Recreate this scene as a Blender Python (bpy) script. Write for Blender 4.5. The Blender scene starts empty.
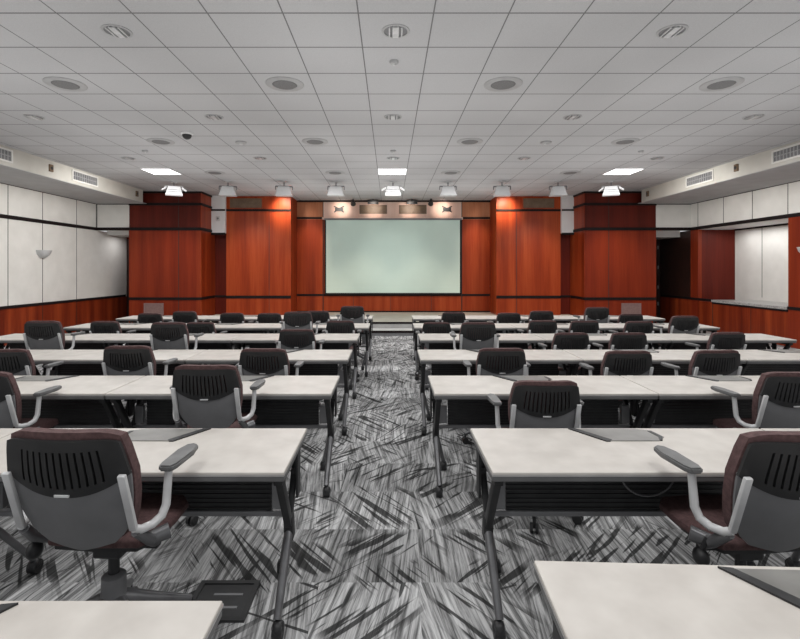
import bpy, bmesh, math, random
from mathutils import Vector, Matrix
random.seed(7)
S = bpy.context.scene
COL = S.collection
PI = math.pi
# ------------------------------------------------------------------ camera frame (metres)
CX, CY, F, CH = 390.0, 269.0, 480.0, 1.6      # vanishing point, focal (px), eye height
CEIL = 3.71
def xat(px, Y): return (px - CX) * Y / F
def zat(py, Y): return CH - (py - CY) * Y / F

# ------------------------------------------------------------------ materials
def new_mat(name):
    m = bpy.data.materials.new(name); m.use_nodes = True
    nt = m.node_tree; b = nt.nodes['Principled BSDF']
    return m, nt, b
def N(nt, t, **kw):
    n = nt.nodes.new(t)
    for k, v in kw.items(): setattr(n, k, v)
    return n
def mth(nt, op, a, b=None, c=None):
    n = nt.nodes.new('ShaderNodeMath'); n.operation = op
    for i, v in enumerate((a, b, c)):
        if v is None: continue
        if isinstance(v, (int, float)): n.inputs[i].default_value = v
        else: nt.links.new(v, n.inputs[i])
    return n.outputs[0]
def ramp(nt, fac, stops):
    r = nt.nodes.new('ShaderNodeValToRGB'); e = r.color_ramp.elements
    while len(e) < len(stops): e.new(0.5)
    for i, (p, c) in enumerate(stops):
        e[i].position = p; e[i].color = (*c, 1) if len(c) == 3 else c
    nt.links.new(fac, r.inputs[0]); return r.outputs[0]
def noise(nt, vec, scale, detail=2, rough=.5, dist=0):
    n = nt.nodes.new('ShaderNodeTexNoise'); n.inputs['Scale'].default_value = scale
    n.inputs['Detail'].default_value = detail; n.inputs['Roughness'].default_value = rough
    n.inputs['Distortion'].default_value = dist
    nt.links.new(vec, n.inputs['Vector']); return n.outputs[0]
def vmul(nt, vec, s):
    n = nt.nodes.new('ShaderNodeVectorMath'); n.operation = 'MULTIPLY'
    nt.links.new(vec, n.inputs[0]); n.inputs[1].default_value = s; return n.outputs[0]
def pos(nt): return nt.nodes.new('ShaderNodeNewGeometry').outputs['Position']
def objc(nt): return nt.nodes.new('ShaderNodeTexCoord').outputs['Object']
def mottled(name, c1, c2, rough=.5, scale=8, metal=0, spec=.5, sc=(1, 1, 1), bump=0):
    m, nt, b = new_mat(name)
    f = noise(nt, vmul(nt, objc(nt), sc), scale, 3)
    nt.links.new(ramp(nt, f, [(.3, c1), (.7, c2)]), b.inputs['Base Color'])
    b.inputs['Roughness'].default_value = rough; b.inputs['Metallic'].default_value = metal
    b.inputs['Specular IOR Level'].default_value = spec
    if bump:
        bp = N(nt, 'ShaderNodeBump'); bp.inputs['Strength'].default_value = bump; bp.inputs['Distance'].default_value = .002
        nt.links.new(noise(nt, objc(nt), scale * 20, 2), bp.inputs['Height']); nt.links.new(bp.outputs[0], b.inputs['Normal'])
    return m
def wood(name, ca, cb, cc, rough=.38, horiz=False):
    m, nt, b = new_mat(name)
    P = pos(nt)
    sc = (2.2, 2.2, .12)
    broad = noise(nt, vmul(nt, P, sc), 1.6, 2)
    fine = noise(nt, vmul(nt, P, (28, 28, .7)), 2.0, 4, .6)
    f = mth(nt, 'ADD', mth(nt, 'MULTIPLY', broad, .65), mth(nt, 'MULTIPLY', fine, .35))
    nt.links.new(ramp(nt, f, [(.36, ca), (.5, cb), (.64, cc)]), b.inputs['Base Color'])
    b.inputs['Roughness'].default_value = rough; b.inputs['Specular IOR Level'].default_value = .18
    return m
M = {}
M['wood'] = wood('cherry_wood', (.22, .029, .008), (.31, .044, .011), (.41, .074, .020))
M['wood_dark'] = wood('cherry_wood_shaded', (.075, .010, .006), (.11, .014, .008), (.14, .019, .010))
M['wood_low'] = wood('cherry_wood_wainscot', (.11, .014, .006), (.20, .028, .009), (.32, .055, .016))
M['wood_pale'] = wood('pale_peach_veneer', (.72, .47, .37), (.80, .56, .46), (.86, .64, .54), .45)
M['band'] = mottled('dark_band', (.010, .007, .007), (.016, .011, .011), .55, spec=.15)
M['wood_lit'] = wood('cherry_wood_lit', (.42, .15, .07), (.50, .20, .10), (.58, .26, .14))  # lit copy of the cherry; light on the wall top put into the colour
M['seam'] = mottled('seam', (.03, .014, .01), (.04, .02, .014), .6)
M['seam_grey'] = mottled('seam_grey', (.10, .10, .095), (.13, .13, .12), .7)
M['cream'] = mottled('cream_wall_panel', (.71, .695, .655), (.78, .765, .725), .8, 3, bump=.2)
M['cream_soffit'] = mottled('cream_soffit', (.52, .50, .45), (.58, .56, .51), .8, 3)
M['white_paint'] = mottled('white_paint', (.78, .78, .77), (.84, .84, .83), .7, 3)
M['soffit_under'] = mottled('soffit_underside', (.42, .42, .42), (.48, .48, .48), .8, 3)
M['black'] = mottled('black_plastic', (.014, .014, .015), (.024, .024, .025), .45, 20)
M['black_panel'] = mottled('charcoal_plastic', (.013, .013, .0135), (.021, .021, .022), .5, 14)
M['shell'] = mottled('grey_plastic_shell', (.155, .155, .16), (.20, .20, .205), .45, 6)
M['silver'] = mottled('silver_paint', (.52, .52, .52), (.64, .64, .64), .35, 12, metal=.1)
M['steel'] = mottled('dark_steel', (.13, .13, .135), (.19, .19, .195), .35, 12, metal=.5)
M['pad'] = mottled('arm_pad', (.10, .10, .10), (.16, .16, .16), .5, 15)
M['maroon'] = mottled('maroon_fabric', (.075, .038, .038), (.13, .072, .070), .85, 60, bump=.5)
M['laminate'] = mottled('beige_laminate', (.50, .465, .425), (.61, .575, .53), .45, 7)
M['edge'] = mottled('table_edge_trim', (.10, .10, .10), (.14, .14, .14), .4)
M['edge_top'] = mottled('table_edge_lip', (.34, .33, .32), (.42, .41, .40), .4)
M['hatch'] = mottled('hatch_grey', (.17, .165, .155), (.24, .235, .22), .4, 9)
M['stage'] = mottled('stage_top', (.50, .48, .40), (.58, .56, .48), .6, 4)
M['granite'] = mottled('grey_stone_counter', (.18, .18, .175), (.52, .51, .50), .3, 30)
M['brass'] = mottled('bronze_grille', (.13, .08, .045), (.19, .125, .075), .5, 8)
M['screen'] = mottled('mint_screen', (.66, .83, .75), (.69, .86, .775), .75, 2)
M['grille'] = mottled('grey_grille', (.25, .16, .15), (.30, .2, .19), .6, 15)
M['fix_white'] = mottled('fixture_white', (.72, .72, .72), (.80, .80, .80), .5)
M['fix_grey'] = mottled('fixture_grey', (.50, .50, .50), (.58, .58, .58), .5)
M['disc'] = mottled('speaker_disc', (.15, .15, .15), (.20, .20, .20), .7, 60)
M['ring'] = mottled('speaker_ring', (.36, .36, .36), (.42, .42, .42), .6)
M['chrome'] = mottled('louvre_metal', (.5, .5, .5), (.65, .65, .65), .3, 20, metal=.2)
M['door_and_shade'] = mottled('black_door_passage_shade', (.02, .009, .007), (.035, .014, .01), .4)
M['bwhite'] = mottled('off_white', (.6, .6, .58), (.68, .68, .66), .5)
def emis(name, c, s):
    m, nt, b = new_mat(name)
    b.inputs['Base Color'].default_value = (*c, 1)
    f = noise(nt, objc(nt), 4, 1)
    nt.links.new(ramp(nt, f, [(0, tuple(x * .97 for x in c)), (1, c)]), b.inputs['Emission Color'])
    b.inputs['Emission Strength'].default_value = s
    return m
M['lit'] = emis('lit_diffuser', (1, 1, 1), 3.0)
M['lit_soft'] = emis('lit_fixture_face', (1, 1, 1), .45)
# ceiling: tiles with dark tees
def ceiling_mat():
    m, nt, b = new_mat('ceiling_tiles')
    P = pos(nt); sp = N(nt, 'ShaderNodeSeparateXYZ'); nt.links.new(P, sp.inputs[0])
    masks = []
    for pt_, o, off, w in ((.622, sp.outputs[0], -.262, .006), (.61, sp.outputs[1], 3.957, .009)):
        u = mth(nt, 'FRACT', mth(nt, 'DIVIDE', mth(nt, 'SUBTRACT', o, off - pt_ * 40), pt_))
        d = mth(nt, 'MINIMUM', u, mth(nt, 'SUBTRACT', 1.0, u))
        masks.append(mth(nt, 'LESS_THAN', d, w / pt_))
    k = mth(nt, 'MAXIMUM', *masks)
    spk = noise(nt, P, 120, 2); big = noise(nt, P, .7, 1)
    c = ramp(nt, mth(nt, 'ADD', mth(nt, 'MULTIPLY', spk, .5), mth(nt, 'MULTIPLY', big, .5)), [(.35, (.46, .46, .465)), (.65, (.55, .55, .555))])
    mx = N(nt, 'ShaderNodeMix', data_type='RGBA'); nt.links.new(k, mx.inputs[0]); nt.links.new(c, mx.inputs[6])
    mx.inputs[7].default_value = (.19, .19, .19, 1); nt.links.new(mx.outputs[2], b.inputs['Base Color'])
    b.inputs['Roughness'].default_value = .9; b.inputs['Specular IOR Level'].default_value = .1
    return m
M['ceiling'] = ceiling_mat()
def carpet_mat():
    m, nt, b = new_mat('sketch_carpet')
    P = pos(nt)
    sh = N(nt, 'ShaderNodeVectorMath', operation='ADD'); nt.links.new(P, sh.inputs[0]); sh.inputs[1].default_value = (.36, .05, 0)
    t = vmul(nt, sh.outputs[0], (1 / .5, 1 / .5, 0))
    fl = N(nt, 'ShaderNodeVectorMath', operation='FLOOR'); nt.links.new(t, fl.inputs[0])
    wn = N(nt, 'ShaderNodeTexWhiteNoise'); nt.links.new(fl.outputs[0], wn.inputs['Vector'])
    h = wn.outputs['Value']
    wsp = N(nt, 'ShaderNodeSeparateColor'); nt.links.new(wn.outputs['Color'], wsp.inputs[0])
    h2, h3 = wsp.outputs[1], wsp.outputs[2]
    def rot(ang):
        r = N(nt, 'ShaderNodeVectorRotate', rotation_type='Z_AXIS'); nt.links.new(P, r.inputs['Vector'])
        if isinstance(ang, float): r.inputs['Angle'].default_value = ang
        else: nt.links.new(ang, r.inputs['Angle'])
        return r.outputs[0]
    def off(v, amt):   # shift by tile so streaks break at tile edges
        cb = N(nt, 'ShaderNodeCombineXYZ'); nt.links.new(mth(nt, 'MULTIPLY', h3, amt), cb.inputs[0]); nt.links.new(mth(nt, 'MULTIPLY', h2, amt), cb.inputs[1])
        a = N(nt, 'ShaderNodeVectorMath', operation='ADD'); nt.links.new(v, a.inputs[0]); nt.links.new(cb.outputs[0], a.inputs[1]); return a.outputs[0]
    a1 = mth(nt, 'MULTIPLY', mth(nt, 'SUBTRACT', h, .5), .42)
    s1 = noise(nt, vmul(nt, off(rot(a1), 9.), (38, 1.6, 1)), 1.6, 5, .70, .4)
    s1b = noise(nt, vmul(nt, off(rot(a1), 5.), (14, .9, 1)), 1.5, 2, .5, .5)
    base = ramp(nt, mth(nt, 'ADD', mth(nt, 'MULTIPLY', s1, .68), mth(nt, 'MULTIPLY', s1b, .32)),
                [(.34, (.04, .04, .04)), (.43, (.16, .16, .16)), (.51, (.38, .38, .38)), (.60, (.62, .62, .62))])
    # sketch strokes, crossing diagonals, strength varies by area
    def stroke(ang, sx, sy, lo, hi, per=None):
        v = rot(ang)
        n1 = noise(nt, vmul(nt, v, (sx, sy, 1)), 1.0, 2, .5, .8)
        return ramp(nt, n1, [(lo, (0, 0, 0)), (hi, (1, 1, 1))])
    k1 = stroke(.80, 24, 1.7, .53, .57)
    k2 = stroke(-.66, 22, 1.5, .535, .575)
    k3 = stroke(mth(nt, 'MULTIPLY', mth(nt, 'SUBTRACT', h2, .5), 2.6), 20, 1.1, .66, .69)
    zone = noise(nt, P, 1.7, 1)
    z1 = ramp(nt, zone, [(.50, (0, 0, 0)), (.56, (1, 1, 1))])
    z2 = ramp(nt, mth(nt, 'SUBTRACT', 1.0, zone), [(.51, (0, 0, 0)), (.57, (1, 1, 1))])
    k = mth(nt, 'MAXIMUM', mth(nt, 'MULTIPLY', k1, z1), mth(nt, 'MAXIMUM', mth(nt, 'MULTIPLY', k2, z2), k3))
    mx = N(nt, 'ShaderNodeMix', data_type='RGBA'); nt.links.new(mth(nt, 'MULTIPLY', k, .88), mx.inputs[0]); nt.links.new(base, mx.inputs[6])
    mx.inputs[7].default_value = (.022, .022, .022, 1)
    # per-tile tone
    tone = mth(nt, 'ADD', .72, mth(nt, 'MULTIPLY', h3, .55))
    mul = N(nt, 'ShaderNodeVectorMath', operation='SCALE'); nt.links.new(mx.outputs[2], mul.inputs[0]); nt.links.new(tone, mul.inputs['Scale'])
    nt.links.new(mul.outputs[0], b.inputs['Base Color'])
    b.inputs['Roughness'].default_value = .95; b.inputs['Specular IOR Level'].default_value = .05
    bp = N(nt, 'ShaderNodeBump'); bp.inputs['Strength'].default_value = .4; bp.inputs['Distance'].default_value = .004
    nt.links.new(noise(nt, P, 260, 2), bp.inputs['Height']); nt.links.new(bp.outputs[0], b.inputs['Normal'])
    return m
M['carpet'] = carpet_mat()

# ------------------------------------------------------------------ mesh builder
class MB:
    def __init__(s): s.bm = bmesh.new()
    def box(s, a, b, bev=0, mat=None):
        a = Vector(a); b = Vector(b); c = (a + b) / 2; d = b - a
        t = bmesh.new(); bmesh.ops.create_cube(t, size=1)
        for v in t.verts: v.co = Vector((v.co.x * abs(d.x), v.co.y * abs(d.y), v.co.z * abs(d.z))) + (c if mat is None else Vector())
        if bev: bmesh.ops.bevel(t, geom=t.edges[:], offset=bev, segments=2, affect='EDGES', profile=.5)
        if mat is not None:
            for v in t.verts: v.co = c + mat @ v.co
        s.add(t); return s
    def add(s, t):
        me = bpy.data.meshes.new('tmp'); t.to_mesh(me); s.bm.from_mesh(me); bpy.data.meshes.remove(me); t.free()
    def bar(s, p, q, w, h, bev=0, up=(0, 0, 1)):
        p = Vector(p); q = Vector(q); d = q - p; L = d.length; z = d.normalized()
        x = Vector(up).cross(z)
        if x.length < 1e-4: x = Vector((1, 0, 0)).cross(z)
        x.normalize(); y = z.cross(x)
        R = Matrix((x, y, z)).transposed(); c = (p + q) / 2
        t = bmesh.new(); bmesh.ops.create_cube(t, size=1)
        for v in t.verts: v.co = Vector((v.co.x * w, v.co.y * h, v.co.z * L))
        if bev: bmesh.ops.bevel(t, geom=t.edges[:], offset=bev, segments=2, affect='EDGES', profile=.5)
        for v in t.verts: v.co = c + R @ v.co
        s.add(t); return s
    def tube(s, pts, r, seg=10, cap=True, flat=1.0):
        pts = [Vector(p) for p in pts]
        rs = r if isinstance(r, (list, tuple)) else [r] * len(pts)
        rings = []; ref = None
        for i, p in enumerate(pts):
            d = ((pts[i + 1] - p).normalized() if i + 1 < len(pts) else Vector()) + ((p - pts[i - 1]).normalized() if i else Vector())
            d.normalize()
            if ref is None:
                ref = Vector((0, 0, 1)) if abs(d.z) < .9 else Vector((1, 0, 0))
            x = (ref - d * ref.dot(d)).normalized(); y = d.cross(x); ref = x
            rings.append([s.bm.verts.new(p + (x * math.cos(2 * PI * k / seg) + y * math.sin(2 * PI * k / seg) * flat) * rs[i]) for k in range(seg)])
        for a, b in zip(rings, rings[1:]):
            for k in range(seg): s.bm.faces.new((a[k], a[(k + 1) % seg], b[(k + 1) % seg], b[k]))
        if cap: s.bm.faces.new(rings[0][::-1]); s.bm.faces.new(rings[-1])
        return s
    def lathe(s, prof, c=(0, 0, 0), seg=24):
        c = Vector(c); rings = []
        for r, z in prof:
            rings.append([s.bm.verts.new(c + Vector((r * math.cos(2 * PI * k / seg), r * math.sin(2 * PI * k / seg), z))) for k in range(seg)] if r > 1e-6 else [s.bm.verts.new(c + Vector((0, 0, z)))])
        for a, b in zip(rings, rings[1:]):
            for k in range(seg):
                k2 = (k + 1) % seg
                f = [a[k] if len(a) > 1 else a[0]]
                if len(a) > 1: f.append(a[k2])
                if len(b) > 1: f += [b[k2], b[k]]
                else: f.append(b[0])
                if len(f) > 2: s.bm.faces.new(f)
        return s
    def ball(s, c, r, sc=(1, 1, 1)):
        t = bmesh.new(); bmesh.ops.create_uvsphere(t, u_segments=14, v_segments=9, radius=r)
        for v in t.verts: v.co = Vector(c) + Vector((v.co.x * sc[0], v.co.y * sc[1], v.co.z * sc[2]))
        s.add(t); return s
    def poly(s, pts, z0, z1):
        lo = [s.bm.verts.new((x, y, z0)) for x, y in pts]; hi = [s.bm.verts.new((x, y, z1)) for x, y in pts]
        s.bm.faces.new(hi); s.bm.faces.new(lo[::-1]); n = len(pts)
        for i in range(n): s.bm.faces.new((lo[i], lo[(i + 1) % n], hi[(i + 1) % n], hi[i]))
        return s
    def build(s, name, mat, parent=None, smooth=False, loc=None):
        bmesh.ops.recalc_face_normals(s.bm, faces=s.bm.faces[:])
        me = bpy.data.meshes.new(name); s.bm.to_mesh(me); s.bm.free()
        o = bpy.data.objects.new(name, me); COL.objects.link(o); me.materials.append(mat)
        if smooth:
            for p in me.polygons: p.use_smooth = True
            try: me.set_sharp_from_angle(angle=math.radians(42))
            except Exception: pass
        if parent: o.parent = parent
        if loc: o.location = loc
        return o
def tag(o, label, cat, group=None):
    o['label'] = label; o['category'] = cat
    if group: o['group'] = group
    return o
def struct(name, mb, mat):
    o = mb.build(name, mat); o['kind'] = 'structure'; return o
def empty(name, loc=(0, 0, 0), rz=0):
    o = bpy.data.objects.new(name, None); COL.objects.link(o); o.empty_display_size = .1
    o.location = loc; o.rotation_euler = (0, 0, rz); return o
def dup(root):
    r = root.copy(); COL.objects.link(r)
    for ch in list(root.children):
        c = ch.copy(); COL.objects.link(c); c.parent = r
        for g in list(ch.children):
            d = g.copy(); COL.objects.link(d); d.parent = c
    return r
TR = [0]
def trim(mb, mat):
    TR[0] += 1; return struct('trim_%d' % TR[0], mb, mat)

# ------------------------------------------------------------------ room shell
BACK = -2.5
XL, XR = -8.0, 8.2
struct('floor', MB().box((-9.5, BACK, -.1), (10.2, 15.6, 0)), M['carpet'])
struct('ceiling', MB().box((-9.5, BACK, CEIL), (10.2, 15.6, CEIL + .1)), M['ceiling'])
RZ0, RZ1 = .77, .83        # chair rail band
BZ0, BZ1 = 2.65, 2.73      # upper band
TZ0, TZ1 = 3.33, 3.385     # top band
YF = 13.07                 # pillar front plane
# left wall
struct('wall_left', MB().box((XL - .15, BACK, RZ0), (XL, 15.5, BZ0)).box((XL - .15, BACK, BZ0), (XL, YF, CEIL)), M['cream'])
struct('wall_left_wainscot', MB().box((XL - .15, BACK, 0), (XL, 15.5, RZ0)), M['wood_low'])
trim(MB().box((XL, BACK, RZ0), (XL + .02, 14.5, RZ1)), M['band'])
trim(MB().box((XL, BACK, BZ0), (XL + .02, YF, BZ1)), M['band'])
s = MB()
for y in (9.0, 10.05, 11.05, 12.25): s.box((XL, y - .008, RZ1), (XL + .004, y + .008, BZ0)).box((XL, y - .008, BZ1), (XL + .004, y + .008, 3.38))
trim(s, M['seam_grey'])
s = MB()
for y in (8.1, 9.6, 11.05, 12.25): s.box((XL, y - .006, 0), (XL + .004, y + .006, RZ0))
trim(s, M['seam'])
trim(MB().box((XL, BACK, 3.36), (XL + .015, YF, 3.38)), M['seam'])
# left alcove
struct('wall_front_left_header', MB().box((XL, YF, BZ0), (-7.1, YF + .15, CEIL)), M['cream'])
trim(MB().box((XL, YF - .02, BZ0), (-7.1, YF, BZ1)).box((XL, YF - .01, 3.355), (-7.1, YF, 3.38)), M['band'])
trim(MB().box((XL, YF - .012, BZ1), (XL + .03, YF, 3.36)), M['seam_grey'])
struct('ceiling_alcove_left', MB().box((XL, YF + .5, 2.56), (-7.1, 14.6, BZ0 + .1)), M['cream'])
struct('wall_front_left_alcove', MB().box((-8.15, 14.6, 0), (-7.0, 14.75, BZ0 + .1)), M['wood_dark'])
d = struct('door_and_shade_1', MB().box((-7.98, 14.55, 0), (-7.1, 14.6, 2.5)), M['door_and_shade'])
MB().box((-7.93, 14.53, .1), (-7.2, 14.55, 2.4)).build('door_panel', M['door_and_shade'], d)
# soffits
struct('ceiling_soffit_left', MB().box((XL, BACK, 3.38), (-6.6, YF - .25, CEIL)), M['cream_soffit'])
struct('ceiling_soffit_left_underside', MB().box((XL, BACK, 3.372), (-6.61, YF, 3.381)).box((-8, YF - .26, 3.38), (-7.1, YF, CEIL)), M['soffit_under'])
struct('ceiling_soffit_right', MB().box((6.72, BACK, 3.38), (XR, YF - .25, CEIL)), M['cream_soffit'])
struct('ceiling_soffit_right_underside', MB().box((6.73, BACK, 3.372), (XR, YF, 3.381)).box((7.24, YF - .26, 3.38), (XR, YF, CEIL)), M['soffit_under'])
# pillars
def pillar(side, x0, x1, seam):
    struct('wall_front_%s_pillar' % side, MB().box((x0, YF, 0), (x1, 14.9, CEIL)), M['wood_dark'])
    # lighter cherry facing below the upper band, on front and inner side
    inner = x1 if side == 'left' else x0
    sg = 1 if side == 'left' else -1
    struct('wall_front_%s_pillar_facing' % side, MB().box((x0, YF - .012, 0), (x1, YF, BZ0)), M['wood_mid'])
    struct('wall_front_%s_pillar_return' % side, MB().box((inner, YF - .012, 0), (inner + sg * .012, 14.4, CEIL)), M['wood'])
    b = MB()
    for z0, z1 in ((RZ0 - .01, RZ1), (BZ0, BZ1), (TZ0, TZ1 + .01), (3.66, 3.71)):
        a, c = (x0, x1 + .03) if side == 'left' else (x0 - .03, x1)
        b.box((a, YF - .035, z0), (c, YF, z1))
        e0, e1 = sorted((inner, inner + sg * .035)); b.box((e0, YF, z0), (e1, 14.0, z1))
    trim(b, M['band'])
    trim(MB().box((seam - .008, YF - .016, 0), (seam + .008, YF - .012, CEIL)), M['seam'])
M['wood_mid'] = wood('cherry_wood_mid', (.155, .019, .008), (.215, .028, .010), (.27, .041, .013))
pillar('left', -7.1, -5.15, -5.75)
pillar('right', 5.30, 7.24, 5.95)
# B panels (big cherry panels flanking the stage)
YB = 13.9
def bpanel(side, x0, x1, seam):
    struct('wall_front_%s_panel' % side, MB().box((x0, YB, 0), (x1, 14.95, CEIL)), M['wood'])
    b = MB()
    for z0, z1 in ((RZ0 - .02, RZ1), (3.27, 3.33)):
        b.box((x0, YB - .02, z0), (x1, YB, z1))
    trim(b, M['band'])
    trim(MB().box((seam - .007, YB - .004, 0), (seam + .007, YB, 3.27)), M['seam'])
bpanel('left', -4.74, -2.87, -3.5)
bpanel('right', 3.08, 4.94, 3.66)
def niche(side, x0, x1):
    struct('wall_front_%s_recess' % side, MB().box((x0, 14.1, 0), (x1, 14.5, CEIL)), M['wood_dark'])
    struct('ceiling_bulkhead_%s' % side, MB().box((x0, YB - .1, 2.64), (x1, 14.1, CEIL)), M['white_paint'])
    trim(MB().box((x0, YB - .12, 2.58), (x1, YB - .08, 2.64)).box((x0, YB - .11, 3.27), (x1, YB - .1, 3.32)), M['band'])
    trim(MB().box((x0, 14.07, RZ0), (x1, 14.1, RZ1)), M['band'])
niche('left', -5.138, -4.74); niche('right', 4.94, 5.288)
# centre wall
YC = 14.8
struct('wall_front_centre', MB().box((-2.95, YC, 0), (3.15, 15.0, 3.13)), M['wood'])
struct('wall_front_top', MB().box((-2.95, YC, 3.13), (3.15, 15.0, CEIL)), M['wood_lit'])
struct('wall_front_screen_header', MB().box((-2.05, YC - .03, 3.13), (2.2, YC, CEIL)), M['wood_pale'])
trim(MB().box((-2.87, YC - .02, RZ0), (3.08, YC, RZ1)).box((-2.87, YC - .02, 3.14), (-2.05, YC, 3.2)).box((2.2, YC - .02, 3.14), (3.08, YC, 3.2)), M['band'])
trim(MB().box((-2.87, YC - .05, 3.66), (3.08, YC, CEIL)), M['band'])
trim(MB().box((-2.08, YC - .10, 3.12), (2.23, YC - .03, 3.19)), M['wood_pale'])
s = MB()
for x in (-2.06, 2.21): s.box((x - .01, YC - .035, .27), (x + .01, YC, CEIL))
for x in (-1.13, .02, 1.28): s.box((x - .006, YC - .004, .27), (x + .006, YC, RZ0))
for x in (-.33, -.9 , .42, 1.2): pass
trim(s, M['seam'])
trim(MB().box((-2.87, YC - .015, .27), (3.08, YC, .31)), M['band'])
# stage
STX0, STX1 = -5.1, 5.25
struct('floor_stage', MB().box((STX0, 12.04, 0), (STX1, YF + 1.8, .27)), M['stage'])
struct('floor_stage_step', MB().box((STX0, 11.5, 0), (STX1, 12.04, .12)), M['bwhite'])
trim(MB().box((STX0, 12.02, .225), (STX1, 12.045, .274)), M['band'])
trim(MB().box((STX0, 12.03, .125), (STX1, 12.04, .225)), M['edge_top'])
trim(MB().box((STX0, 11.48, .07), (STX1, 11.505, .124)), M['band'])
trim(MB().box((STX0, 11.49, 0), (STX1, 11.5, .07)), M['shell'])
# right wall with service niche
NY0, NY1, NX = 9.86, 12.8, 9.2
struct('wall_right', MB().box((XR, BACK, BZ0), (XR + .15, YF, CEIL)).box((XR, BACK, RZ0), (XR + .15, 8.4, BZ0)), M['cream'])
struct('wall_right_pilaster', MB().box((XR - .02, 8.4, 0), (NX, NY0, BZ0)), M['wood_mid'])
struct('wall_right_wainscot', MB().box((XR, BACK, 0), (XR + .15, 8.4, RZ0)).box((XR, NY0, 0), (XR + .1, NY1, RZ0 - .02)).box((XR, NY1, 0), (XR + .15, 14.6, RZ0)), M['wood_low'])
struct('wall_right_niche_end', MB().box((XR + .02, NY1, 0), (NX + .1, NY1 + .12, BZ0)), M['wood_dark'])
struct('wall_right_corner', MB().box((XR - .001, NY1 - .02, 0), (XR + .1, YF + .02, BZ0)), M['wood_mid'])
struct('wall_right_passage', MB().box((XR, YF, RZ0), (XR + .15, 14.6, BZ0)), M['door_and_shade'])  # passage lies in shade; that darkness is put into the wall colour
struct('wall_right_niche_back', MB().box((NX, NY0 - .1, 0), (NX + .12, NY1 + .1, BZ0 + .1)), M['cream'])
struct('ceiling_niche', MB().box((XR + .15, NY0 - .1, BZ0 + .01), (NX + .1, NY1 + .1, BZ0 + .1)), M['white_paint'])
trim(MB().box((XR - .02, BACK, BZ0), (XR, YF, BZ1)).box((XR - .015, BACK, 3.36), (XR, YF, 3.38)), M['band'])
trim(MB().box((XR - .04, 8.4, RZ0), (XR - .02, NY0, RZ1)).box((XR - .02, BACK, RZ0), (XR, 8.4, RZ1)).box((XR - .02, NY1 - .6, RZ0), (XR, 14.5, RZ1)), M['band'])
trim(MB().box((NX - .015, NY0, BZ0 - .03), (NX, NY1, BZ0 + .01)), M['band'])
s = MB()
for y in (8.9, 9.89, 10.86, 11.8, 12.78): s.box((XR - .004, y - .008, BZ1), (XR, y + .008, 3.36))
s.box((NX - .004, 11.86, .9), (NX, 11.875, BZ0))
trim(s, M['seam_grey'])
trim(MB().box((XR - .004, 12.19, 0), (XR, 12.21, RZ0)).box((XR - .004, 10.9, 0), (XR, 10.91, RZ0)), M['seam'])
c = empty('stone_counter', (8.7, 11.0, .75))
tag(c, 'speckled grey stone counter ledge built into the niche of the right wall', 'counter')
MB().box((-.54, -1.12, .01), (.49, 1.2, .07), .008).build('counter_top', M['granite'], c)
MB().box((-.52, -1.12, -.03), (-.49, 1.2, .01)).build('support_rail', M['band'], c)
struct('wall_front_right_header', MB().box((7.24, YF, BZ0), (XR + .1, YF + .15, CEIL)), M['cream'])
trim(MB().box((7.24, YF - .02, BZ0), (XR, YF, BZ1)).box((7.24, YF - .01, 3.355), (XR, YF, 3.38)), M['band'])
struct('ceiling_alcove_right', MB().box((7.24, YF + .5, 2.50), (XR, 14.6, BZ0 + .1)), M['cream'])
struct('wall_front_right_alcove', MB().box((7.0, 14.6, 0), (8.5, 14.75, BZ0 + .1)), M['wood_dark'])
d = struct('door_and_shade_2', MB().box((7.3, 14.55, 0), (8.19, 14.6, 2.5)), M['door_and_shade'])
s = MB()
for z in (.5, 1.0, 1.6, 2.2): s.box((8.10, 14.52, z), (8.125, 14.55, z + .1))
s.build('door_hinge', M['ring'], d)

# ------------------------------------------------------------------ projection screen and front wall fittings
sx0, sx1 = xat(326, YC - .1), xat(460, YC - .1)
sz0, sz1 = zat(293, YC - .1), zat(220, YC - .1)
sc = empty('projection_screen', ((sx0 + sx1) / 2, YC - .06, sz0))
tag(sc, 'large blank mint-green projection screen on the front wall above the stage', 'screen')
hw = (sx1 - sx0) / 2; hh = sz1 - sz0
MB().box((-hw, -.02, 0), (hw, 0, hh)).build('screen_surface', M['screen'], sc)
MB().box((-hw - .05, -.01, -.03), (-hw, .03, hh)).box((hw, -.01, -.03), (hw + .05, .03, hh)).box((-hw - .05, -.03, -.06), (hw + .05, .03, 0)).build('screen_frame', M['band'], sc)
MB().box((-hw - .05, -.06, hh), (hw + .05, .03, hh + .05)).build('screen_housing', M['shell'], sc)

def grille(name, px0, px1, py0, py1, Y, label, cat, group, mat, frame, slatn=6, sub=.01):
    x0, x1 = xat(px0, Y), xat(px1, Y); z0, z1 = zat(py1, Y), zat(py0, Y)
    e = empty(name, ((x0 + x1) / 2, Y - .015, (z0 + z1) / 2)); tag(e, label, cat, group)
    w = (x1 - x0) / 2; h = (z1 - z0) / 2
    MB().box((-w, .0, -h), (w, .012, h)).build('grille_panel', mat, e)
    f = MB(); t = .022
    f.box((-w - t, -.012, -h - t), (w + t, .012, -h)).box((-w - t, -.012, h), (w + t, .012, h + t)).box((-w - t, -.012, -h), (-w, .012, h)).box((w, -.012, -h), (w + t, .012, h))
    f.build('frame', frame, e)
    s = MB()
    for i in range(slatn):
        z = -h + (i + .5) * 2 * h / slatn
        s.box((-w, -.008, z - .006), (w, .002, z + .006))
    s.build('slats', mat, e)
    return e
grille('wall_vent', 230, 262, 198.5, 208, YB, 'bronze wall grille high on the large cherry panel left of the screen', 'vent', 'bronze grilles along the top of the front wall', M['brass'], M['wood'])
grille('wall_vent', 523, 554, 198.5, 208, YB, 'bronze wall grille high on the large cherry panel right of the screen', 'vent', 'bronze grilles along the top of the front wall', M['brass'], M['wood'])
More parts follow.
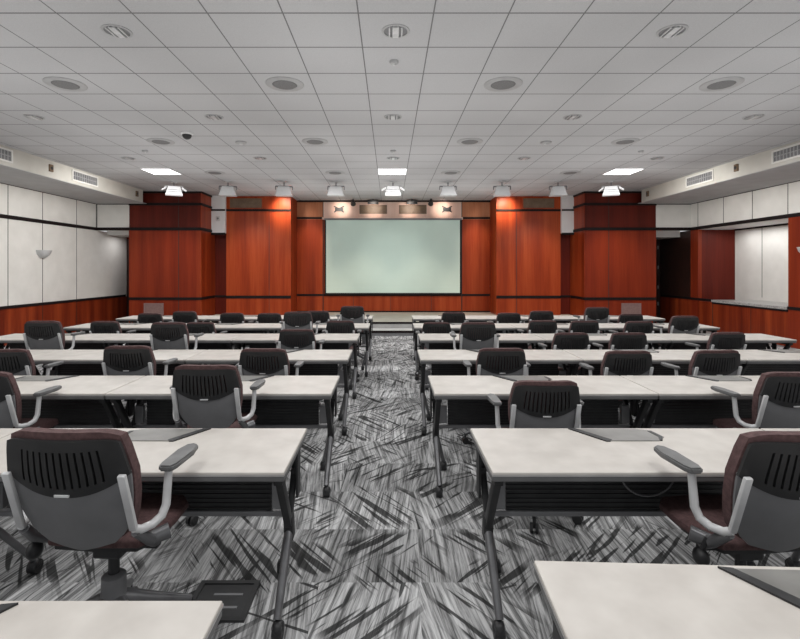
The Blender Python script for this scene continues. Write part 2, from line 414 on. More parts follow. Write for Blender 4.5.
grille('wall_vent', 359.5, 387, 205, 214, YC - .03, 'bronze grille directly above the screen, left of its centre', 'vent', 'bronze grilles along the top of the front wall', M['brass'], M['wood_pale'])
grille('wall_vent', 399, 426.5, 205, 214, YC - .03, 'bronze grille directly above the screen, right of its centre', 'vent', 'bronze grilles along the top of the front wall', M['brass'], M['wood_pale'])
grille('low_wall_grille', 145, 163, 304, 314, YF - .012, 'grey grille plate low on the left front pillar', 'vent', None, M['grille'], M['grille'])
grille('low_wall_grille', 622, 640, 304, 314, YF - .012, 'grey grille plate low on the right front pillar', 'vent', None, M['grille'], M['grille'])
# soffit air vents (on faces x=-6.6 and x=6.72)
def soffit_vent(side, y0, y1, label):
    x = -6.6 if side < 0 else 6.72
    e = empty('air_vent', (x, (y0 + y1) / 2, 3.555)); tag(e, label, 'vent', 'slotted air vents in the side soffits')
    d = -side; h = .085; w = (y1 - y0) / 2
    a = lambda p, q: (sorted((p[0], q[0])), p, q)
    def bx(m, xa, xb, ya, yb, za, zb): m.box((min(xa, xb), ya, za), (max(xa, xb), yb, zb))
    m = MB(); bx(m, 0, d * .004, -w, w, -h, h); m.build('backing', M['shell'], e)
    m = MB(); bx(m, 0, d * .02, -w - .03, w + .03, h, h + .03); bx(m, 0, d * .02, -w - .03, w + .03, -h - .03, -h); bx(m, 0, d * .02, -w - .03, -w, -h, h); bx(m, 0, d * .02, w, w + .03, -h, h)
    m.build('frame', M['cream'], e)
    m = MB(); n = int((y1 - y0) / .07)
    for i in range(1, n): yy = -w + i * 2 * w / n; bx(m, 0, d * .012, yy - .008, yy + .008, -h, h)
    bx(m, 0, d * .014, -w, w, -.006, .006)
    m.build('louvres', M['ring'], e)
soffit_vent(-1, 9.98, 10.8, 'slotted air vent in the left soffit, the farther one toward the front')
soffit_vent(-1, 7.5, 8.35, 'slotted air vent in the left soffit at the left edge of the photo')
soffit_vent(1, 9.99, 10.85, 'slotted air vent in the right soffit, the farther one toward the front')
soffit_vent(1, 7.55, 8.4, 'slotted air vent in the right soffit at the right edge of the photo')
def soffit_box(x, y, d, label):
    e = empty('soffit_speaker', (x, y, 3.56)); tag(e, label, 'speaker')
    m = MB(); m.box((min(-d * .01, d * .03), -.05, -.07), (max(-d * .01, d * .03), .05, .07), .008); m.build('housing', M['brass'], e)
    m = MB(); m.tube([(d * .03, 0, .0), (d * .036, 0, 0)], .032, 14); m.build('cone', M['black'], e)
soffit_box(-6.6, 9.33, 1, 'small bronze speaker on the left soffit between its two air vents')
soffit_box(6.72, 9.3, -1, 'small bronze speaker on the right soffit between its two air vents')
soffit_box(-6.6, 12.5, 1, 'small bronze speaker at the far end of the left soffit')
soffit_box(6.72, 12.5, -1, 'small bronze speaker at the far end of the right soffit')
e = empty('bulkhead_sensor', (-4.94, YB - .1, 3.05)); tag(e, 'tiny white sensor on the white bulkhead beside the left pillar', 'sensor')
MB().box((-.06, -.03, -.07), (.06, 0, .07), .01).build('housing', M['bwhite'], e)
MB().tube([(0, -.03, 0), (0, -.036, 0)], .03, 14).build('lens', M['shell'], e)
# header spotlights and speakers above the screen
for px, lab in ((353, 'leftmost small black spotlight tucked under the ceiling above the screen'), (431, 'rightmost small black spotlight tucked under the ceiling above the screen')):
    e = empty('black_spotlight', (xat(px, 14.4), 14.4, CEIL)); tag(e, lab, 'spotlight')
    MB().tube([(0, 0, 0), (0, 0, -.08)], .02).build('stem', M['black'], e)
    MB().tube([(0, -.07, -.07), (0, .1, -.15)], [.05, .08], 14).build('head', M['black'], e)
for px, lab in ((373, 'small flat black monitor box above the left grille over the screen'), (412, 'small flat black monitor box above the right grille over the screen')):
    e = empty('black_ceiling_box', (xat(px, 14.5), 14.5, CEIL)); tag(e, lab, 'speaker')
    MB().box((-.16, -.08, -.15), (.16, .08, -.03), .01).build('body', M['black'], e)
    MB().box((-.02, -.02, -.03), (.02, .02, 0)).build('bracket', M['black'], e)
for px, lab in ((339, 'black two-armed wall bracket above the left end of the screen'), (447, 'black two-armed wall bracket above the right end of the screen')):
    e = empty('wall_bracket', (xat(px, YC - .05), YC - .03, zat(209.5, YC))); tag(e, lab, 'bracket')
    MB().bar((-.15, -.03, .09), (0, -.03, .02), .03, .03).bar((.15, -.03, .09), (0, -.03, .02), .03, .03).bar((-.15, -.03, -.09), (0, -.03, 0), .03, .03).bar((.15, -.03, -.09), (0, -.03, 0), .03, .03).build('arms', M['black'], e)
    MB().box((-.12, -.05, -.06), (.12, -.0, .05), .01).build('plate', M['black'], e)
e = empty('lever_handle', (xat(493.5, YC), YC, zat(286, YC))); tag(e, 'small metal lever handle on the cherry wall right of the screen', 'handle')
MB().tube([(0, 0, 0), (0, -.05, 0), (-.12, -.05, 0)], .012).build('lever', M['chrome'], e)
MB().box((-.03, -.01, -.05), (.03, 0, .05), .004).build('backplate', M['chrome'], e)
# sconces
def sconce(x, y, z, d, label):
    e = empty('wall_sconce', (x, y, z)); tag(e, label, 'sconce')
    m = MB(); prof = [(0.002, -.13), (.06, -.125), (.12, -.09), (.17, -.03), (.195, .05), (.18, .05), (.15, -.02), (.1, -.075), (.002, -.1)]
    seg = 14; rings = []
    for r, zz in prof: rings.append([m.bm.verts.new((d * r * math.sin(PI * k / seg), r * math.cos(PI * k / seg) , zz)) for k in range(seg + 1)])
    for a, b in zip(rings, rings[1:]):
        for k in range(seg): m.bm.faces.new((a[k], a[k + 1], b[k + 1], b[k]))
    m.build('bowl', M['silver'], e, True)
    m = MB(); m.box((min(0, d * .02), -.05, -.12), (max(0, d * .02), .05, .03), .005); m.build('backplate', M['shell'], e)
    m = MB(); m.tube([(d * .01, 0, 0), (d * .1, 0, 0)], .025); m.build('bulb', M['lit_soft'], e, True)
sconce(XL, 11.03, 1.98, 1, 'half-bowl silver wall sconce on the cream left wall')
sconce(XR - .02, 9.36, 1.98, -1, 'half-bowl silver wall sconce on the wood pilaster at the right edge')

# ------------------------------------------------------------------ ceiling fixtures
ordn = ['leftmost', 'second from left', 'middle', 'second from right', 'rightmost']
def downlight_proto():
    e = empty('recessed_downlight')
    MB().lathe([(.125, 0), (.125, -.006), (.105, -.008), (.105, 0)]).build('trim_ring', M['ring'], e, True)
    MB().lathe([(.105, -.002), (0, -.002)]).build('reflector', M['shell'], e)
    m = MB()
    for x in (-.055, -.018, .018, .055):
        h = math.sqrt(.1 ** 2 - x * x); m.box((x - .006, -h, -.016), (x + .006, h, -.003))
    m.box((-.028, -.09, -.018), (.028, .09, -.004)); m.build('louvre', M['chrome'], e)
    return e
dl = downlight_proto(); first = True
for y, xs, row in ((4.256, ((-2.42, 'left'), (.05, 'middle'), (2.5, 'right')), 'row nearest the camera'),
                   (6.66, tuple(zip((-4.94, -2.44, .04, 2.53, 5.04), ordn)), 'second row from the camera'),
                   (9.13, tuple(zip((-4.98, -2.47, .06, 2.55, 5.08), ordn)), 'far row')):
    for x, nm in xs:
        o = dl if first else dup(dl); first = False
        o.location = (x, y, CEIL); tag(o, 'round recessed ceiling downlight, %s of the %s' % (nm, row), 'downlight', 'recessed downlights in the ceiling')
def speaker_proto():
    e = empty('ceiling_speaker')
    MB().lathe([(.215, 0), (.215, -.006), (.205, -.012), (.14, -.012)], seg=36).build('bezel', M['ring'], e, True)
    MB().lathe([(.14, -.009), (.125, -.018), (0, -.018)], seg=36).build('mesh_cover', M['disc'], e)
    return e
sp = speaker_proto(); first = True
o4 = ['leftmost', 'second from left', 'third from left', 'rightmost']
for y, xs, row in ((5.475, (-3.70, -1.20, 1.29, 3.78), 'near row'), (7.94, (-3.79, -1.24, 1.32, 3.89), 'middle row'), (10.5, (-3.83, -1.2, 1.33, 3.94), 'far row')):
    for x, nm in zip(xs, o4):
        o = sp if first else dup(sp); first = False
        o.location = (x, y, CEIL); tag(o, 'large round grey ceiling speaker, %s of the %s' % (nm, row), 'speaker', 'round ceiling speakers')
for i, (k, nm) in enumerate(((-8, 'left'), (0, 'middle'), (8, 'right'))):
    x0 = -.262 + .622 * k; e = empty('ceiling_light_panel', (x0 + .311, 10.362, CEIL)); tag(e, 'glowing square ceiling light panel, the %s of the three' % nm, 'light', 'lit square ceiling panels')
    MB().box((-.30, -.30, -.012), (.30, .30, -.002)).build('diffuser', M['lit'], e)
    MB().box((-.31, -.31, -.014), (.31, -.295, 0)).box((-.31, .295, -.014), (.31, .31, 0)).box((-.31, -.295, -.014), (-.295, .295, 0)).box((.295, -.295, -.014), (.31, .295, 0)).build('frame', M['fix_white'], e)
def small_disc(px, py, r, name, lab, cat, dome=False):
    Y = 1013 / (CY - py); e = empty(name, (xat(px, Y), Y, CEIL)); tag(e, lab, cat)
    MB().lathe([(r, 0), (r, -.02), (r * .8, -.03), (0, -.03)], seg=20).build('base', M['ring'] if not dome else M['fix_white'], e, True)
    if dome: MB().ball((0, 0, -.03), r * .8, (1, 1, 1)).build('dome', M['black'], e, True)
    else: MB().lathe([(r * .4, -.03), (r * .3, -.045), (0, -.045)], seg=14).build('sensor_tip', M['fix_grey'], e, True)
small_disc(394, 61, .045, 'smoke_detector', 'small grey ceiling sensor between the middle downlight and speakers', 'detector')
small_disc(187, 133, .09, 'dome_camera', 'small dark dome security camera on the ceiling at left', 'camera', True)
small_disc(241, 142, .09, 'smoke_detector', 'round white smoke detector on the ceiling left of centre, beside the dome camera', 'detector')
small_disc(546, 142, .09, 'smoke_detector', 'round white smoke detector on the ceiling right of centre', 'detector')
small_disc(145, 150.5, .05, 'sprinkler_head', 'tiny ceiling sprinkler disc on the far left', 'sprinkler')
small_disc(393, 150.5, .05, 'sprinkler_head', 'tiny ceiling sprinkler disc above the middle light panel', 'sprinkler')
small_disc(641, 151, .05, 'sprinkler_head', 'tiny ceiling sprinkler disc on the far right', 'sprinkler')
# hanging wash lights with barn doors
def washlight(name_mat, turned, bright):
    e = empty('stage_wash_light')
    MB().lathe([(.07, 0), (.07, -.02), (0, -.02)], seg=16).build('ceiling_plate', M['fix_grey'], e)
    MB().tube([(0, 0, -.02), (0, 0, -.10)], .014, 8).build('stem', M['shell'], e)
    m = MB().bar((-.2, 0, -.115), (.2, 0, -.115), .03, .03).bar((-.2, 0, -.115), (-.2, 0, -.2), .02, .03, up=(0, 1, 0)).bar((.2, 0, -.115), (.2, 0, -.2), .02, .03, up=(0, 1, 0))
    m.build('yoke', M['fix_grey'] if bright else M['shell'], e)
    m = MB(); zt, zb = -.125, -.33
    t = [m.bm.verts.new(v) for v in ((-.13, -.09, zt), (.13, -.09, zt), (.13, .08, zt), (-.13, .08, zt), (-.19, -.13, zb), (.19, -.13, zb), (.19, .10, zb), (-.19, .10, zb))]
    for f in ((0, 1, 2, 3), (7, 6, 5, 4), (0, 4, 5, 1), (1, 5, 6, 2), (2, 6, 7, 3), (3, 7, 4, 0)): m.bm.faces.new([t[i] for i in f])
    m.build('housing', name_mat, e)
    if bright:
        for sgn in (-1, 1):
            m = MB(); m.bar((sgn * .17, -.12, -.16), (sgn * .27, -.12, -.23), .012, .16, up=(0, 1, 0)); m.build('barn_door', name_mat, e)
        m = MB(); m.box((-.15, -.14, -.215), (.15, -.09, -.205)).box((-.17, -.15, -.265), (.17, -.1, -.255)); m.build('cooling_fin', M['fix_grey'], e)
    else:
        m = MB(); m.box((-.2, -.14, -.345), (.2, .11, -.33)); m.build('front_rim', name_mat, e)
    return e
M['fix_bright'] = emis('fixture_bright', (1, 1, 1), .30)
M['fix_dim'] = M['fix_grey']
pB = washlight(M['fix_bright'], 0, True); pD = washlight(M['fix_dim'], 0, False)
nm9 = ['first (leftmost)', 'second', 'third', 'fourth', 'fifth (middle)', 'sixth', 'seventh', 'eighth', 'ninth (rightmost)']
ub = ud = False
for i, (px, br, rz) in enumerate(((174, 1, .45), (228, 0, .2), (284, 0, .15), (336, 0, 0), (393, 1, 0), (448, 0, 0), (502, 0, -.15), (558, 0, -.2), (611, 1, -.4))):
    if br: o = dup(pB) if ub else pB; ub = True
    else: o = dup(pD) if ud else pD; ud = True
    o.location = (xat(px, 11.6), 11.6, CEIL); o.rotation_euler = (0, 0, rz)
    tag(o, '%s ceiling-hung wash light, %s in the line across the room front' % ('bright white' if br else 'dim grey', nm9[i]), 'stage light', 'wash lights hanging in a line before the stage')

# ------------------------------------------------------------------ training table
TL, TD, TH = 1.56, .57, .735
def make_table(mirror):
    k = -1 if mirror else 1
    e = empty('training_table')
    L = TL / 2 - .004; D = TD / 2
    MB().box((-L, -D, TH - .012), (L, D, TH), .004).build('tabletop', M['laminate'], e)
    MB().box((-L - .001, -D - .002, TH - .017), (L + .001, D + .002, TH - .010)).build('edge_lip', M['edge_top'], e)
    MB().box((-L, -D, TH - .042), (L, D, TH - .017), .006).build('edge_band', M['edge'], e)
    # cable hatch on the far half
    h = MB().poly([(k * x, y) for x, y in ((-.25, .262), (-.13, .085), (.13, .085), (.185, .14), (.17, .235), (.10, .262))][::k], TH, TH + .004).build('cable_hatch', M['hatch'], e)
    MB().poly([(k * x, y) for x, y in ((-.255, .268), (-.135, .078), (-.115, .078), (-.10, .095), (-.215, .262))][::k], TH, TH + .006).build('hatch_slot', M['black'], h)
    MB().poly([(k * x, y) for x, y in ((.135, .09), (.15, .09), (.178, .14), (.165, .225), (.145, .225), (.155, .14))][::k], TH, TH + .0055).build('hatch_hinge', M['black'], h)
    # modesty panel with ribs
    pl = L - .13
    m = MB().box((-pl, .03, .41), (pl, .04, .69))
    for i in range(12): m.box((-pl, .024, .425 + i * .022), (pl, .03, .433 + i * .022))
    m.build('modesty_panel', M['black'], e)
    MB().box((-L + .03, .01, .395), (L - .03, .045, .42), .004).build('cross_rail', M['shell'], e)
    MB().box((-pl, -.05, .655), (pl, .0, .69)).build('support_beam', M['black'], e)
    for sx in (-1, 1):
        MB().box((sx * (pl + .04) - .03, -.01, .44), (sx * (pl + .04) + .03, .03, .57), .004).build('bracket_block', M['shell'], e)
        x = sx * (L - .035)
        lg = MB().bar((x, -.22, TH - .05), (x, -.01, .36), .045, .035, .006, up=(1, 0, 0)).bar((x, .18, TH - .05), (x, .0, .40), .03, .03, .006, up=(1, 0, 0)).box((x - .02, -.25, TH - .075), (x + .02, .25, TH - .04), .005).bar((x, -.02, .42), (x, -.0, .30), .06, .045, .008, up=(1, 0, 0))
        lg = lg.build('leg', M['black_panel'], e, True)
        MB().tube([(x, .0, .37), (x, -.05, .31), (x - sx * .005, -.24, .075)], [.02, .021, .018], 12).tube([(x, .0, .36), (x - sx * .02, .05, .30), (x - sx * .08, .20, .075)], [.018, .018, .016], 12).build('splayed_foot', M['steel'], lg, True)
        for y in (-.245, .205):
            cx_ = x if y < 0 else x - sx * .082
            c = MB().tube([(cx_ - .022, y, .034), (cx_ + .022, y, .034)], .034, 16).ball((cx_, y, .045), .036, (.8, 1, .9)).build('caster', M['black'], lg, True)
        MB().box((sx * (L - .004) - .006, .02, .48), (sx * (L - .004) + .005, .09, .70), .003).bar((sx * (L - .04), .055, .60), (sx * (L - .006), .055, .60), .02, .02).build('linking_plate', M['black_panel'], e)
    return e
TBL = {False: make_table(False), True: make_table(True)}; tused = {False: False, True: False}
rows = ['nearest row', 'second row', 'third row', 'fourth row', 'fifth row', 'sixth row', 'farthest row']
# row: far edge y px -> far Z
FAR = [1.42, 2.61, 3.90, 5.155, 6.44, 7.66, 8.93]
sides = {
 'right': [(.415, 1, 1), (.432, 2, 1.01), (.305, 2, 1), (.289, 3, 1), (.369, 3, .985), (.36, 3, .965), (.40, 3, .94)],
 'left': [(.4326, 1, 1), (.447, 2, .99), (.405, 2, 1.01), (.40, 3, 1), (.40, 3, .99), (.313, 3, .965), (.31, 3, .955)]}
pos3 = {1: ['beside the aisle'], 2: ['beside the aisle', 'outer one by the photo edge'], 3: ['beside the aisle', 'middle of three', 'nearest the side wall']}
def tz(side, r): return (1.254 if (r == 0 and side == 'left') else FAR[r])
for side, sg in (('right', 1), ('left', -1)):
    for r, (x0, n, s) in enumerate(sides[side]):
        for i in range(n):
            mir = side == 'left'
            o = dup(TBL[mir]) if tused[mir] else TBL[mir]; tused[mir] = True
            rz = 0; cx = sg * (x0 + TL * s * (i + .5)); cy = tz(side, r) - TD / 2
            if r == 0 and side == 'right': rz = math.radians(-2.4); cx += -.004; cy -= .025
            o.location = (cx, cy, 0); o.rotation_euler = (0, 0, rz); o.scale = (s, 1, 1)
            tag(o, 'beige-topped training table %s of the aisle, %s, %s' % (side, rows[r], pos3[n][i]), 'table', 'rows of beige training tables')

# ------------------------------------------------------------------ office chair
def lerp_tab(tab, t):
    for (a, va), (b, vb) in zip(tab, tab[1:]):
        if t <= b: return va + (vb - va) * (t - a) / (b - a)
    return tab[-1][1]
BT, BB = .96, .53
def by(z): # back recline (y of centre line)
    t = (BT - z) / (BT - BB); return -.290 + .125 * t - .02 * math.sin(PI * min(1, max(0, t)))
HW = [(0, .186), (.02, .190), (.12, .200), (.30, .213), (.48, .208), (.66, .194), (.80, .170), (.91, .132), (.97, .09), (1.0, .055)]
def backpt(u, z, dy=0, grow=0):
    t = (BT - z) / (BT - BB); w = lerp_tab(HW, t) + grow
    return Vector((u * w, by(z) + .05 * (u * w / .236) ** 2 + dy, z))
def sheet(us, rows_, zfun, dy0, dy1, holes=None, grow=0):
    """double sided sheet: us list, rows_ list of v; zfun(u,v)->z ; dy0 rear, dy1 front"""
    m = MB(); nu, nv = len(us), len(rows_)
    A = [[m.bm.verts.new(backpt(u, zfun(u, v), dy0, grow)) for u in us] for v in rows_]
    B = [[m.bm.verts.new(backpt(u, zfun(u, v), dy1, grow)) for u in us] for v in rows_]
    solid = lambda i, j: 0 <= i < nv - 1 and 0 <= j < nu - 1 and not (holes and holes(i, j))
    for i in range(nv - 1):
        for j in range(nu - 1):
            if not solid(i, j): continue
            m.bm.faces.new((A[i][j], A[i][j + 1], A[i + 1][j + 1], A[i + 1][j])); m.bm.faces.new((B[i][j], B[i + 1][j], B[i + 1][j + 1], B[i][j + 1]))
            for (ni, nj), (p, q) in (((i - 1, j), ((i, j), (i, j + 1))), ((i + 1, j), ((i + 1, j + 1), (i + 1, j))), ((i, j - 1), ((i + 1, j), (i, j))), ((i, j + 1), ((i, j + 1), (i + 1, j + 1)))):
                if not solid(ni, nj): m.bm.faces.new((A[p[0]][p[1]], B[p[0]][p[1]], B[q[0]][q[1]], A[q[0]][q[1]]))
    return m
def usplit(n): return [-1 + 2 * i / n for i in range(n + 1)]
def ztop(u): return BT - .012 * abs(u) ** 10 - .004
def zpan(u): return BT - .205 + .075 * abs(u) ** 2.2     # lower edge of slotted panel
def make_chair():
    e = empty('office_chair')
    # slotted panel: 11 slots
    us = [-1, -.86]; 
    n = 12; a, b = -.70, .70; st = (b - a) / n; cols = []
    us = [-1, -.93, -.82, -.75]
    for i in range(n):
        c = a + (i + .5) * st; us += [c - .019, c + .019]
        cols.append(len(us) - 2)
    us += [.75, .82, .93, 1]
    vs = [0, .08, .2, .30, .45, .6, .75, .84, 1]
    zf = lambda u, v: ztop(u) + (zpan(u) - ztop(u)) * v
    hol = lambda i, j: (j in cols) and 2 <= i <= 6
    sheet(us, vs, zf, -.016, -.004, hol).build('slotted_back_panel', M['black_panel'], e, True)
    us2 = usplit(18)
    zf2 = lambda u, v: zpan(u) + .012 + (BB - .012 * 0 + .02 * 0 - zpan(u) - .012) * v if True else 0
    def zf3(u, v):
        zb = BB + .03 * abs(u) ** 2; return zpan(u) + .01 + (zb - zpan(u) - .01) * v
    sheet(us2, [i / 9 for i in range(10)], zf3, -.010, -.002).build('back_shell', M['shell'], e, True)
    MB().box((-.025, -.006, -.004), (.025, 0, .004), .001).build('badge', M['silver'], e, loc=(0, by(.765) - .018, .765))
    # maroon cushion in front of the shell, wrapping a little beyond it
    def zf4(u, v):
        zt = BT + .020 - .018 * abs(u) ** 8; zb = BB + .02 + .03 * abs(u) ** 2; return zt + (zb - zt) * v
    cu = sheet(usplit(16), [i / 9 for i in range(10)], zf4, .002, .04, grow=.003)
    bmesh.ops.bevel(cu.bm, geom=[x for x in cu.bm.edges if len(x.link_faces) == 2 and x.calc_face_angle(0) > 1.2], offset=.010, segments=2, affect='EDGES')
    cu.build('back_cushion', M['maroon'], e, True)
    # seat
    st_ = MB(); outline = [(-.17, -.12), (-.205, -.07), (-.22, .05), (-.21, .18), (-.16, .245), (0, .26), (.16, .245), (.21, .18), (.22, .05), (.205, -.07), (.17, -.12), (0, -.13)]
    levels = [(.505, .93), (.510, .985), (.520, 1.0), (.532, .975), (.540, .88), (.542, .5)]
    rings = [[st_.bm.verts.new((x * s_, y * s_ , z)) for x, y in outline] for z, s_ in levels]
    for r1, r2 in zip(rings, rings[1:]):
        for k in range(12): st_.bm.faces.new((r1[k], r1[(k + 1) % 12], r2[(k + 1) % 12], r2[k]))
    st_.bm.faces.new(rings[0][::-1]); st_.bm.faces.new(rings[-1]); st_.build('seat', M['maroon'], e, True)
    MB().poly([(x * .9, y * .9) for x, y in outline], .490, .507).build('seat_pan', M['black'], e)
    MB().box((-.055, -.05, .42), (.055, .11, .492), .01).bar((-.20, -.04, .482), (.20, -.04, .482), .03, .02).build('tilt_mechanism', M['black'], e)
    for sx in (-1, 1):
        MB().bar((sx * .200, -.200, .62), (sx * .198, by(.83) + .002, .835), .027, .016, .004, up=(0, 1, 0)).build('back_upright', M['silver'], e, True)
        arm = MB().tube([(sx * .200, -.200, .625), (sx * .213, -.18, .612), (sx * .235, -.145, .612), (sx * .252, -.115, .628), (sx * .259, -.098, .66), (sx * .261, -.09, .74), (sx * .262, -.085, .789)], [.014, .015, .015, .015, .015, .014, .014], 10).build('armrest', M['silver'], e, True)
        ap = MB().poly([(sx * .264 + x, y) for x, y in ((-.022, -.12), (.022, -.12), (.033, -.09), (.031, .04), (.024, .10), (.0, .115), (-.024, .10), (-.031, .04), (-.033, -.09))], .785, .807)
        bmesh.ops.bevel(ap.bm, geom=[x for x in ap.bm.edges], offset=.006, segments=2, affect='EDGES')
        ap.build('arm_pad', M['pad'], arm, True)
        MB().tube([(sx * .200, -.19, .61), (sx * .215, -.13, .55), (sx * .19, -.05, .50)], [.017, .02, .022], 10).build('side_bracket', M['steel'], e, True)
        MB().tube([(sx * .20, -.10, .535), (sx * .25, -.06, .545)], [.024, .028], 14).build('tilt_knob', M['steel'], e, True)
    MB().tube([(-.225, -.12, .56), (-.235, -.10, .50)], .009, 8).ball((-.236, -.1, .48), .033, (.75, 1, 1)).build('tension_knob', M['black'], e, True)
    MB().tube([(0, 0, .27), (0, 0, .41)], .02, 14).build('gas_lift', M['black'], e, True)
    MB().lathe([(0, .10), (.04, .10), (.047, .17), (.043, .29), (.03, .30), (0, .30)], seg=18).build('hub', M['shell'], e, True)
    for k in range(5):
        a = PI / 2 + 2 * PI * k / 5 + .35; c, s_ = math.cos(a), math.sin(a)
        lg = MB().tube([(.02 * c, .02 * s_, .20), (.12 * c, .12 * s_, .155), (.28 * c, .28 * s_, .09)], [.034, .026, .015], 10).build('base_leg', M['steel'], e, True)
        t = Vector((-s_, c, 0)); p = Vector((.28 * c, .28 * s_, .03))
        MB().tube([p - t * .025, p - t * .007], .03, 14).tube([p + t * .007, p + t * .025], .03, 14).tube([p, p + Vector((0, 0, .07))], .01, 8).build('caster', M['black'], lg, True)
    return e
CH0 = make_chair(); cused = [False]
LIFTED = ('slotted_back_panel', 'back_shell', 'badge', 'back_cushion', 'seat', 'seat_pan', 'tilt_mechanism', 'back_upright', 'armrest', 'side_bracket', 'tilt_knob', 'tension_knob', 'gas_lift')
def chair(px, top, Yb, rz, label, sc=1.0):
    o = dup(CH0) if cused[0] else CH0
    first = not cused[0]; cused[0] = True
    r = math.radians(rz)
    xb = xat(px, Yb)
    zt = CH - (top - CY) * Yb / F
    lift = max(-.085, min(.13, zt - .985 * sc))
    bx, byy = -math.sin(r) * -.29 * sc, math.cos(r) * -.29 * sc
    o.location = (xb - bx, Yb - byy, 0); o.rotation_euler = (0, 0, r); o.scale = (sc, sc, sc)
    PEND.append((o, lift / sc)); 
    tag(o, label, 'chair', 'office chairs at the training tables')
PEND = []
A = 'black slotted-back swivel chair, '
YR = {1: 1.70, 2: 2.98, 3: 4.12, 4: 5.41, 5: 6.64, 6: 7.90}
chair(58, 431, 1.70, -3, 'large black slotted-back swivel chair with maroon rim in left foreground beside the aisle', 1.09)
chair(812, 433, 1.70, 4, 'large black swivel chair with maroon rim cut off by the right foreground edge', 1.09)
chair(-27, 372, 2.98, 0, 'swivel chair cut off by the left photo edge, third row, right arm showing')
chair(203, 365, 2.98, 0, A + 'left of the aisle in the third row, with maroon top edge')
chair(548, 381, 2.89, 0, A + 'right of the aisle in the third row, nearest the aisle')
chair(800, 372, 2.98, 3, A + 'third row at right photo edge, maroon seat showing')
def setrow(r, side, lst):
    names = {1: ['only one'], 2: ['nearest the aisle', 'farther from the aisle'], 3: ['nearest the aisle', 'middle of three', 'farthest from the aisle']}
    n = len(lst)
    for i, (px, top, rz) in enumerate(lst):
        nm = (names[n][i] if n in names else (['nearest the aisle', 'second from the aisle', 'third from the aisle', 'fourth from the aisle', 'fifth from the aisle', 'sixth from the aisle'][i]))
        chair(px, top, YR[r], rz * .3, 'black swivel chair %s of the aisle, %s of tables, %s' % (side, rows[r], nm), {4: .97, 5: .95, 6: .95}.get(r, 1.0))
setrow(3, 'left', [(262, 348.5, -2), (125, 345.7, 3), (1, 349, 6)])
setrow(3, 'right', [(503, 348, 0), (631, 352, 7), (721, 350, 14)])
setrow(4, 'left', [(296, 329, 0), (167, 322, 3), (40, 320.6, 5)])
setrow(4, 'right', [(479, 322, 0), (573, 332.5, 4), (631, 332.5, 3), (731, 332, 12)])
setrow(5, 'left', [(340, 320.5, 0), (297, 311.5, 0), (199, 322, 2), (103, 321, 3)])
setrow(5, 'right', [(437, 322, 0), (544, 320, 2), (586, 320.5, 2), (641, 321, 10), (687, 315.7, 12)])
setrow(6, 'left', [(352, 306, 0), (317, 310.7, 0), (268.5, 313, 0), (231, 312.7, 0), (183.5, 311, 0), (148.5, 313, 3)])
setrow(6, 'right', [(454, 312, 0), (509.5, 312.7, 0), (542.5, 310.7, 0), (598.5, 307, 5), (632.5, 313.7, 3)])
SPIN = {8: .628, 10: .75, 16: .576, 26: .367, 30: .524, 35: .785, 37: .733}
for ci, (o, l) in enumerate(PEND):
    for c in o.children:
        base = c.name.split('.')[0]
        if base == 'base_leg': c.rotation_euler.z = SPIN.get(ci, 0)   # star base swivelled clear of the table feet
        if base in LIFTED:
            if base == 'badge': c.location = (0, by(.765) - .018, .765 + l)
            else: c.location = (0, 0, l)

# ------------------------------------------------------------------ floor box, cable
e = empty('floor_power_box', (-.81, 2.31, 0)); tag(e, 'black square power box set in the carpet under the left foreground table', 'floor box')
MB().box((-.15, -.14, 0), (.15, -.115, .012)).box((-.15, .115, 0), (.15, .14, .012)).box((-.15, -.115, 0), (-.125, .115, .012)).box((.125, -.115, 0), (.15, .115, .012)).build('rim', M['black_panel'], e)
MB().box((-.125, -.115, 0), (.125, .115, .007)).build('lid', M['black'], e)
MB().box((-.05, .03, .007), (.09, .045, .010)).box((-.05, -.06, .007), (.09, -.045, .010)).build('lid_slot', M['shell'], e)
pts = [(1.22 + .13 * math.sin(t), 2.27, .66 - .115 * math.cos(t) - .02) for t in [(-1.5 + 3.0 * i / 14) for i in range(15)]]
o = MB().tube([(x, y, z) for x, y, z in pts], .004, 6).build('dangling_cable', M['shell'], None, True)
tag(o, 'thin grey cable loop dangling under the right foreground table', 'cable')

# ------------------------------------------------------------------ lights
def area(name, loc, size, energy, color=(1, 1, 1), rot=(0, 0, 0), sy=None):
    l = bpy.data.lights.new(name, 'AREA'); l.energy = energy; l.size = size; l.color = color
    if sy: l.shape = 'RECTANGLE'; l.size_y = sy
    o = bpy.data.objects.new(name, l); COL.objects.link(o); o.location = loc; o.rotation_euler = rot; return o
def spot(name, loc, tgt, energy, color, ang=50, blend=.7, size=.1):
    l = bpy.data.lights.new(name, 'SPOT'); l.energy = energy; l.color = color; l.spot_size = math.radians(ang); l.spot_blend = blend; l.shadow_soft_size = size
    o = bpy.data.objects.new(name, l); COL.objects.link(o); o.location = loc
    o.rotation_euler = (Vector(tgt) - Vector(loc)).to_track_quat('-Z', 'Y').to_euler(); return o
for y in (0.8, 4.256, 7.9, 10.3):
    for x in (-4.95, -1.6, 1.6, 5.05):
        area('room_downlight', (x, y, CEIL - .05), .9, 34)
def pt(name, loc, e, r=.6, col=(1, 1, 1)):
    l = bpy.data.lights.new(name, 'POINT'); l.energy = e; l.shadow_soft_size = r; l.color = col
    o = bpy.data.objects.new(name, l); COL.objects.link(o); o.location = loc; return o
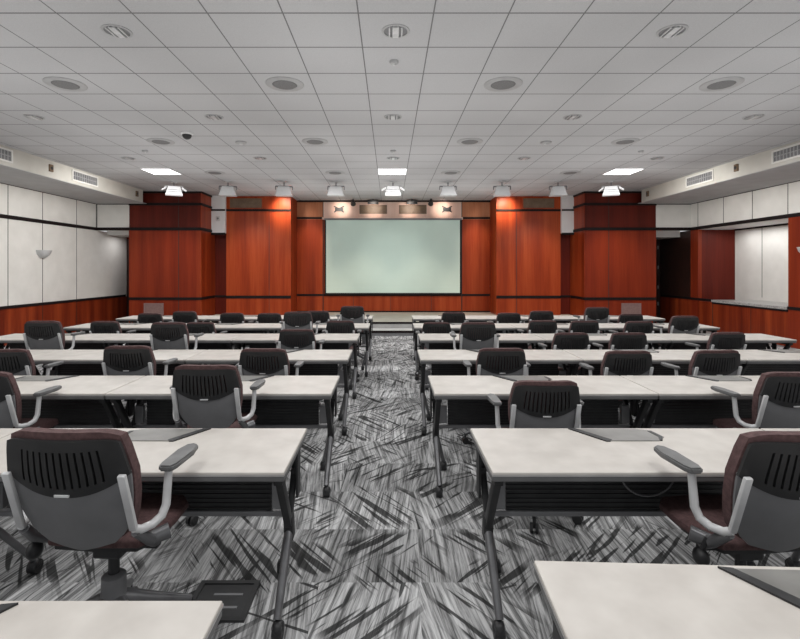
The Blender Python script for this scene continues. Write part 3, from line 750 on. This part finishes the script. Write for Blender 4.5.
# added unseen fill panels facing up, to brighten the ceiling
for y in (1.0, 5.0, 9.0):
    for x in (-4.2, 0, 4.2):
        area('ceiling_fill', (x, y, 1.9), 3.0, 21, rot=(PI, 0, 0))
warm = (1, .78, .6)
spot('wall_wash', (-3.1, 13.3, CEIL - .06), (-3.1, 13.9, 3.3), 110, warm, 75, .9)
spot('wall_wash', (3.35, 13.3, CEIL - .06), (3.35, 13.9, 3.3), 110, warm, 75, .9)
spot('wall_wash', (-4.2, 11.9, CEIL - .4), (-3.8, 13.9, 1.4), 115, warm, 70, .9)
spot('wall_wash', (4.3, 11.9, CEIL - .4), (4.0, 13.9, 1.4), 115, warm, 70, .9)
for x in (-2.45, 2.65): spot('wall_wash', (x, 13.6, CEIL - .06), (x, YC, 2.4), 70, warm, 42, .9)
for x in (-1.5, -.5, .6, 1.6): spot('header_wash', (x, 14.2, CEIL - .2), (x, YC, 3.45), 22, (1, .88, .78), 70, .9)
area('niche_fill', (8.75, 11.3, BZ0 - .05), .5, 13, sy=2.2)  # added fill lamp without a fixture, brightens the cream niche back
area('alcove_fill', (-7.5, 13.9, 2.54), .5, 4)  # added fill lamp without a fixture, brightens the left alcove wall
spot('wall_wash', (-5.2, 11.6, 3.3), (-6.1, 13, 1.2), 80, warm, 70, .9)
spot('wall_wash', (5.3, 11.6, 3.3), (6.2, 13, 1.2), 100, warm, 70, .9)
for x in (-4.5, 4.6): spot('side_wash', (x, 10.0, 3.3), (x * 2, 10.8, 1.6), 190, (1, .98, .94), 95, .9, .4)
spot('screen_fill', (.1, 10.6, 3.55), (.1, YC, 1.95), 130, (1, 1, 1), 32, .8, .3)  # added spot without a fixture, lifts the brightness of the screen
area('stage_ceiling_fill', (0, 12.3, 2.2), 7.0, 30, rot=(PI, 0, 0), sy=1.5)  # added unseen panel facing up, lightens the far ceiling
for x in (-2.4, -.8, 1.0, 2.6): spot('base_wash', (x * .9, 12.2, 3.3), (x, YC, .6), 70, warm, 45, .9)
W = bpy.data.worlds.new('World'); S.world = W; W.use_nodes = True
bg = W.node_tree.nodes['Background']; bg.inputs[0].default_value = (.95, .97, 1, 1); bg.inputs[1].default_value = .7
S.view_settings.view_transform = 'Standard'; S.view_settings.look = 'None'; S.view_settings.exposure = 0.08

cam = bpy.data.cameras.new('camera'); co = bpy.data.objects.new('camera', cam); COL.objects.link(co)
co.location = (0, 0, CH); co.rotation_euler = (PI / 2, 0, 0)
cam.sensor_width = 36; cam.sensor_fit = 'HORIZONTAL'; cam.lens = F / 800 * 36
cam.shift_x = (400 - CX) / 800; cam.shift_y = -(319.5 - CY) / 800
cam.clip_start = .02; cam.clip_end = 100
S.camera = co
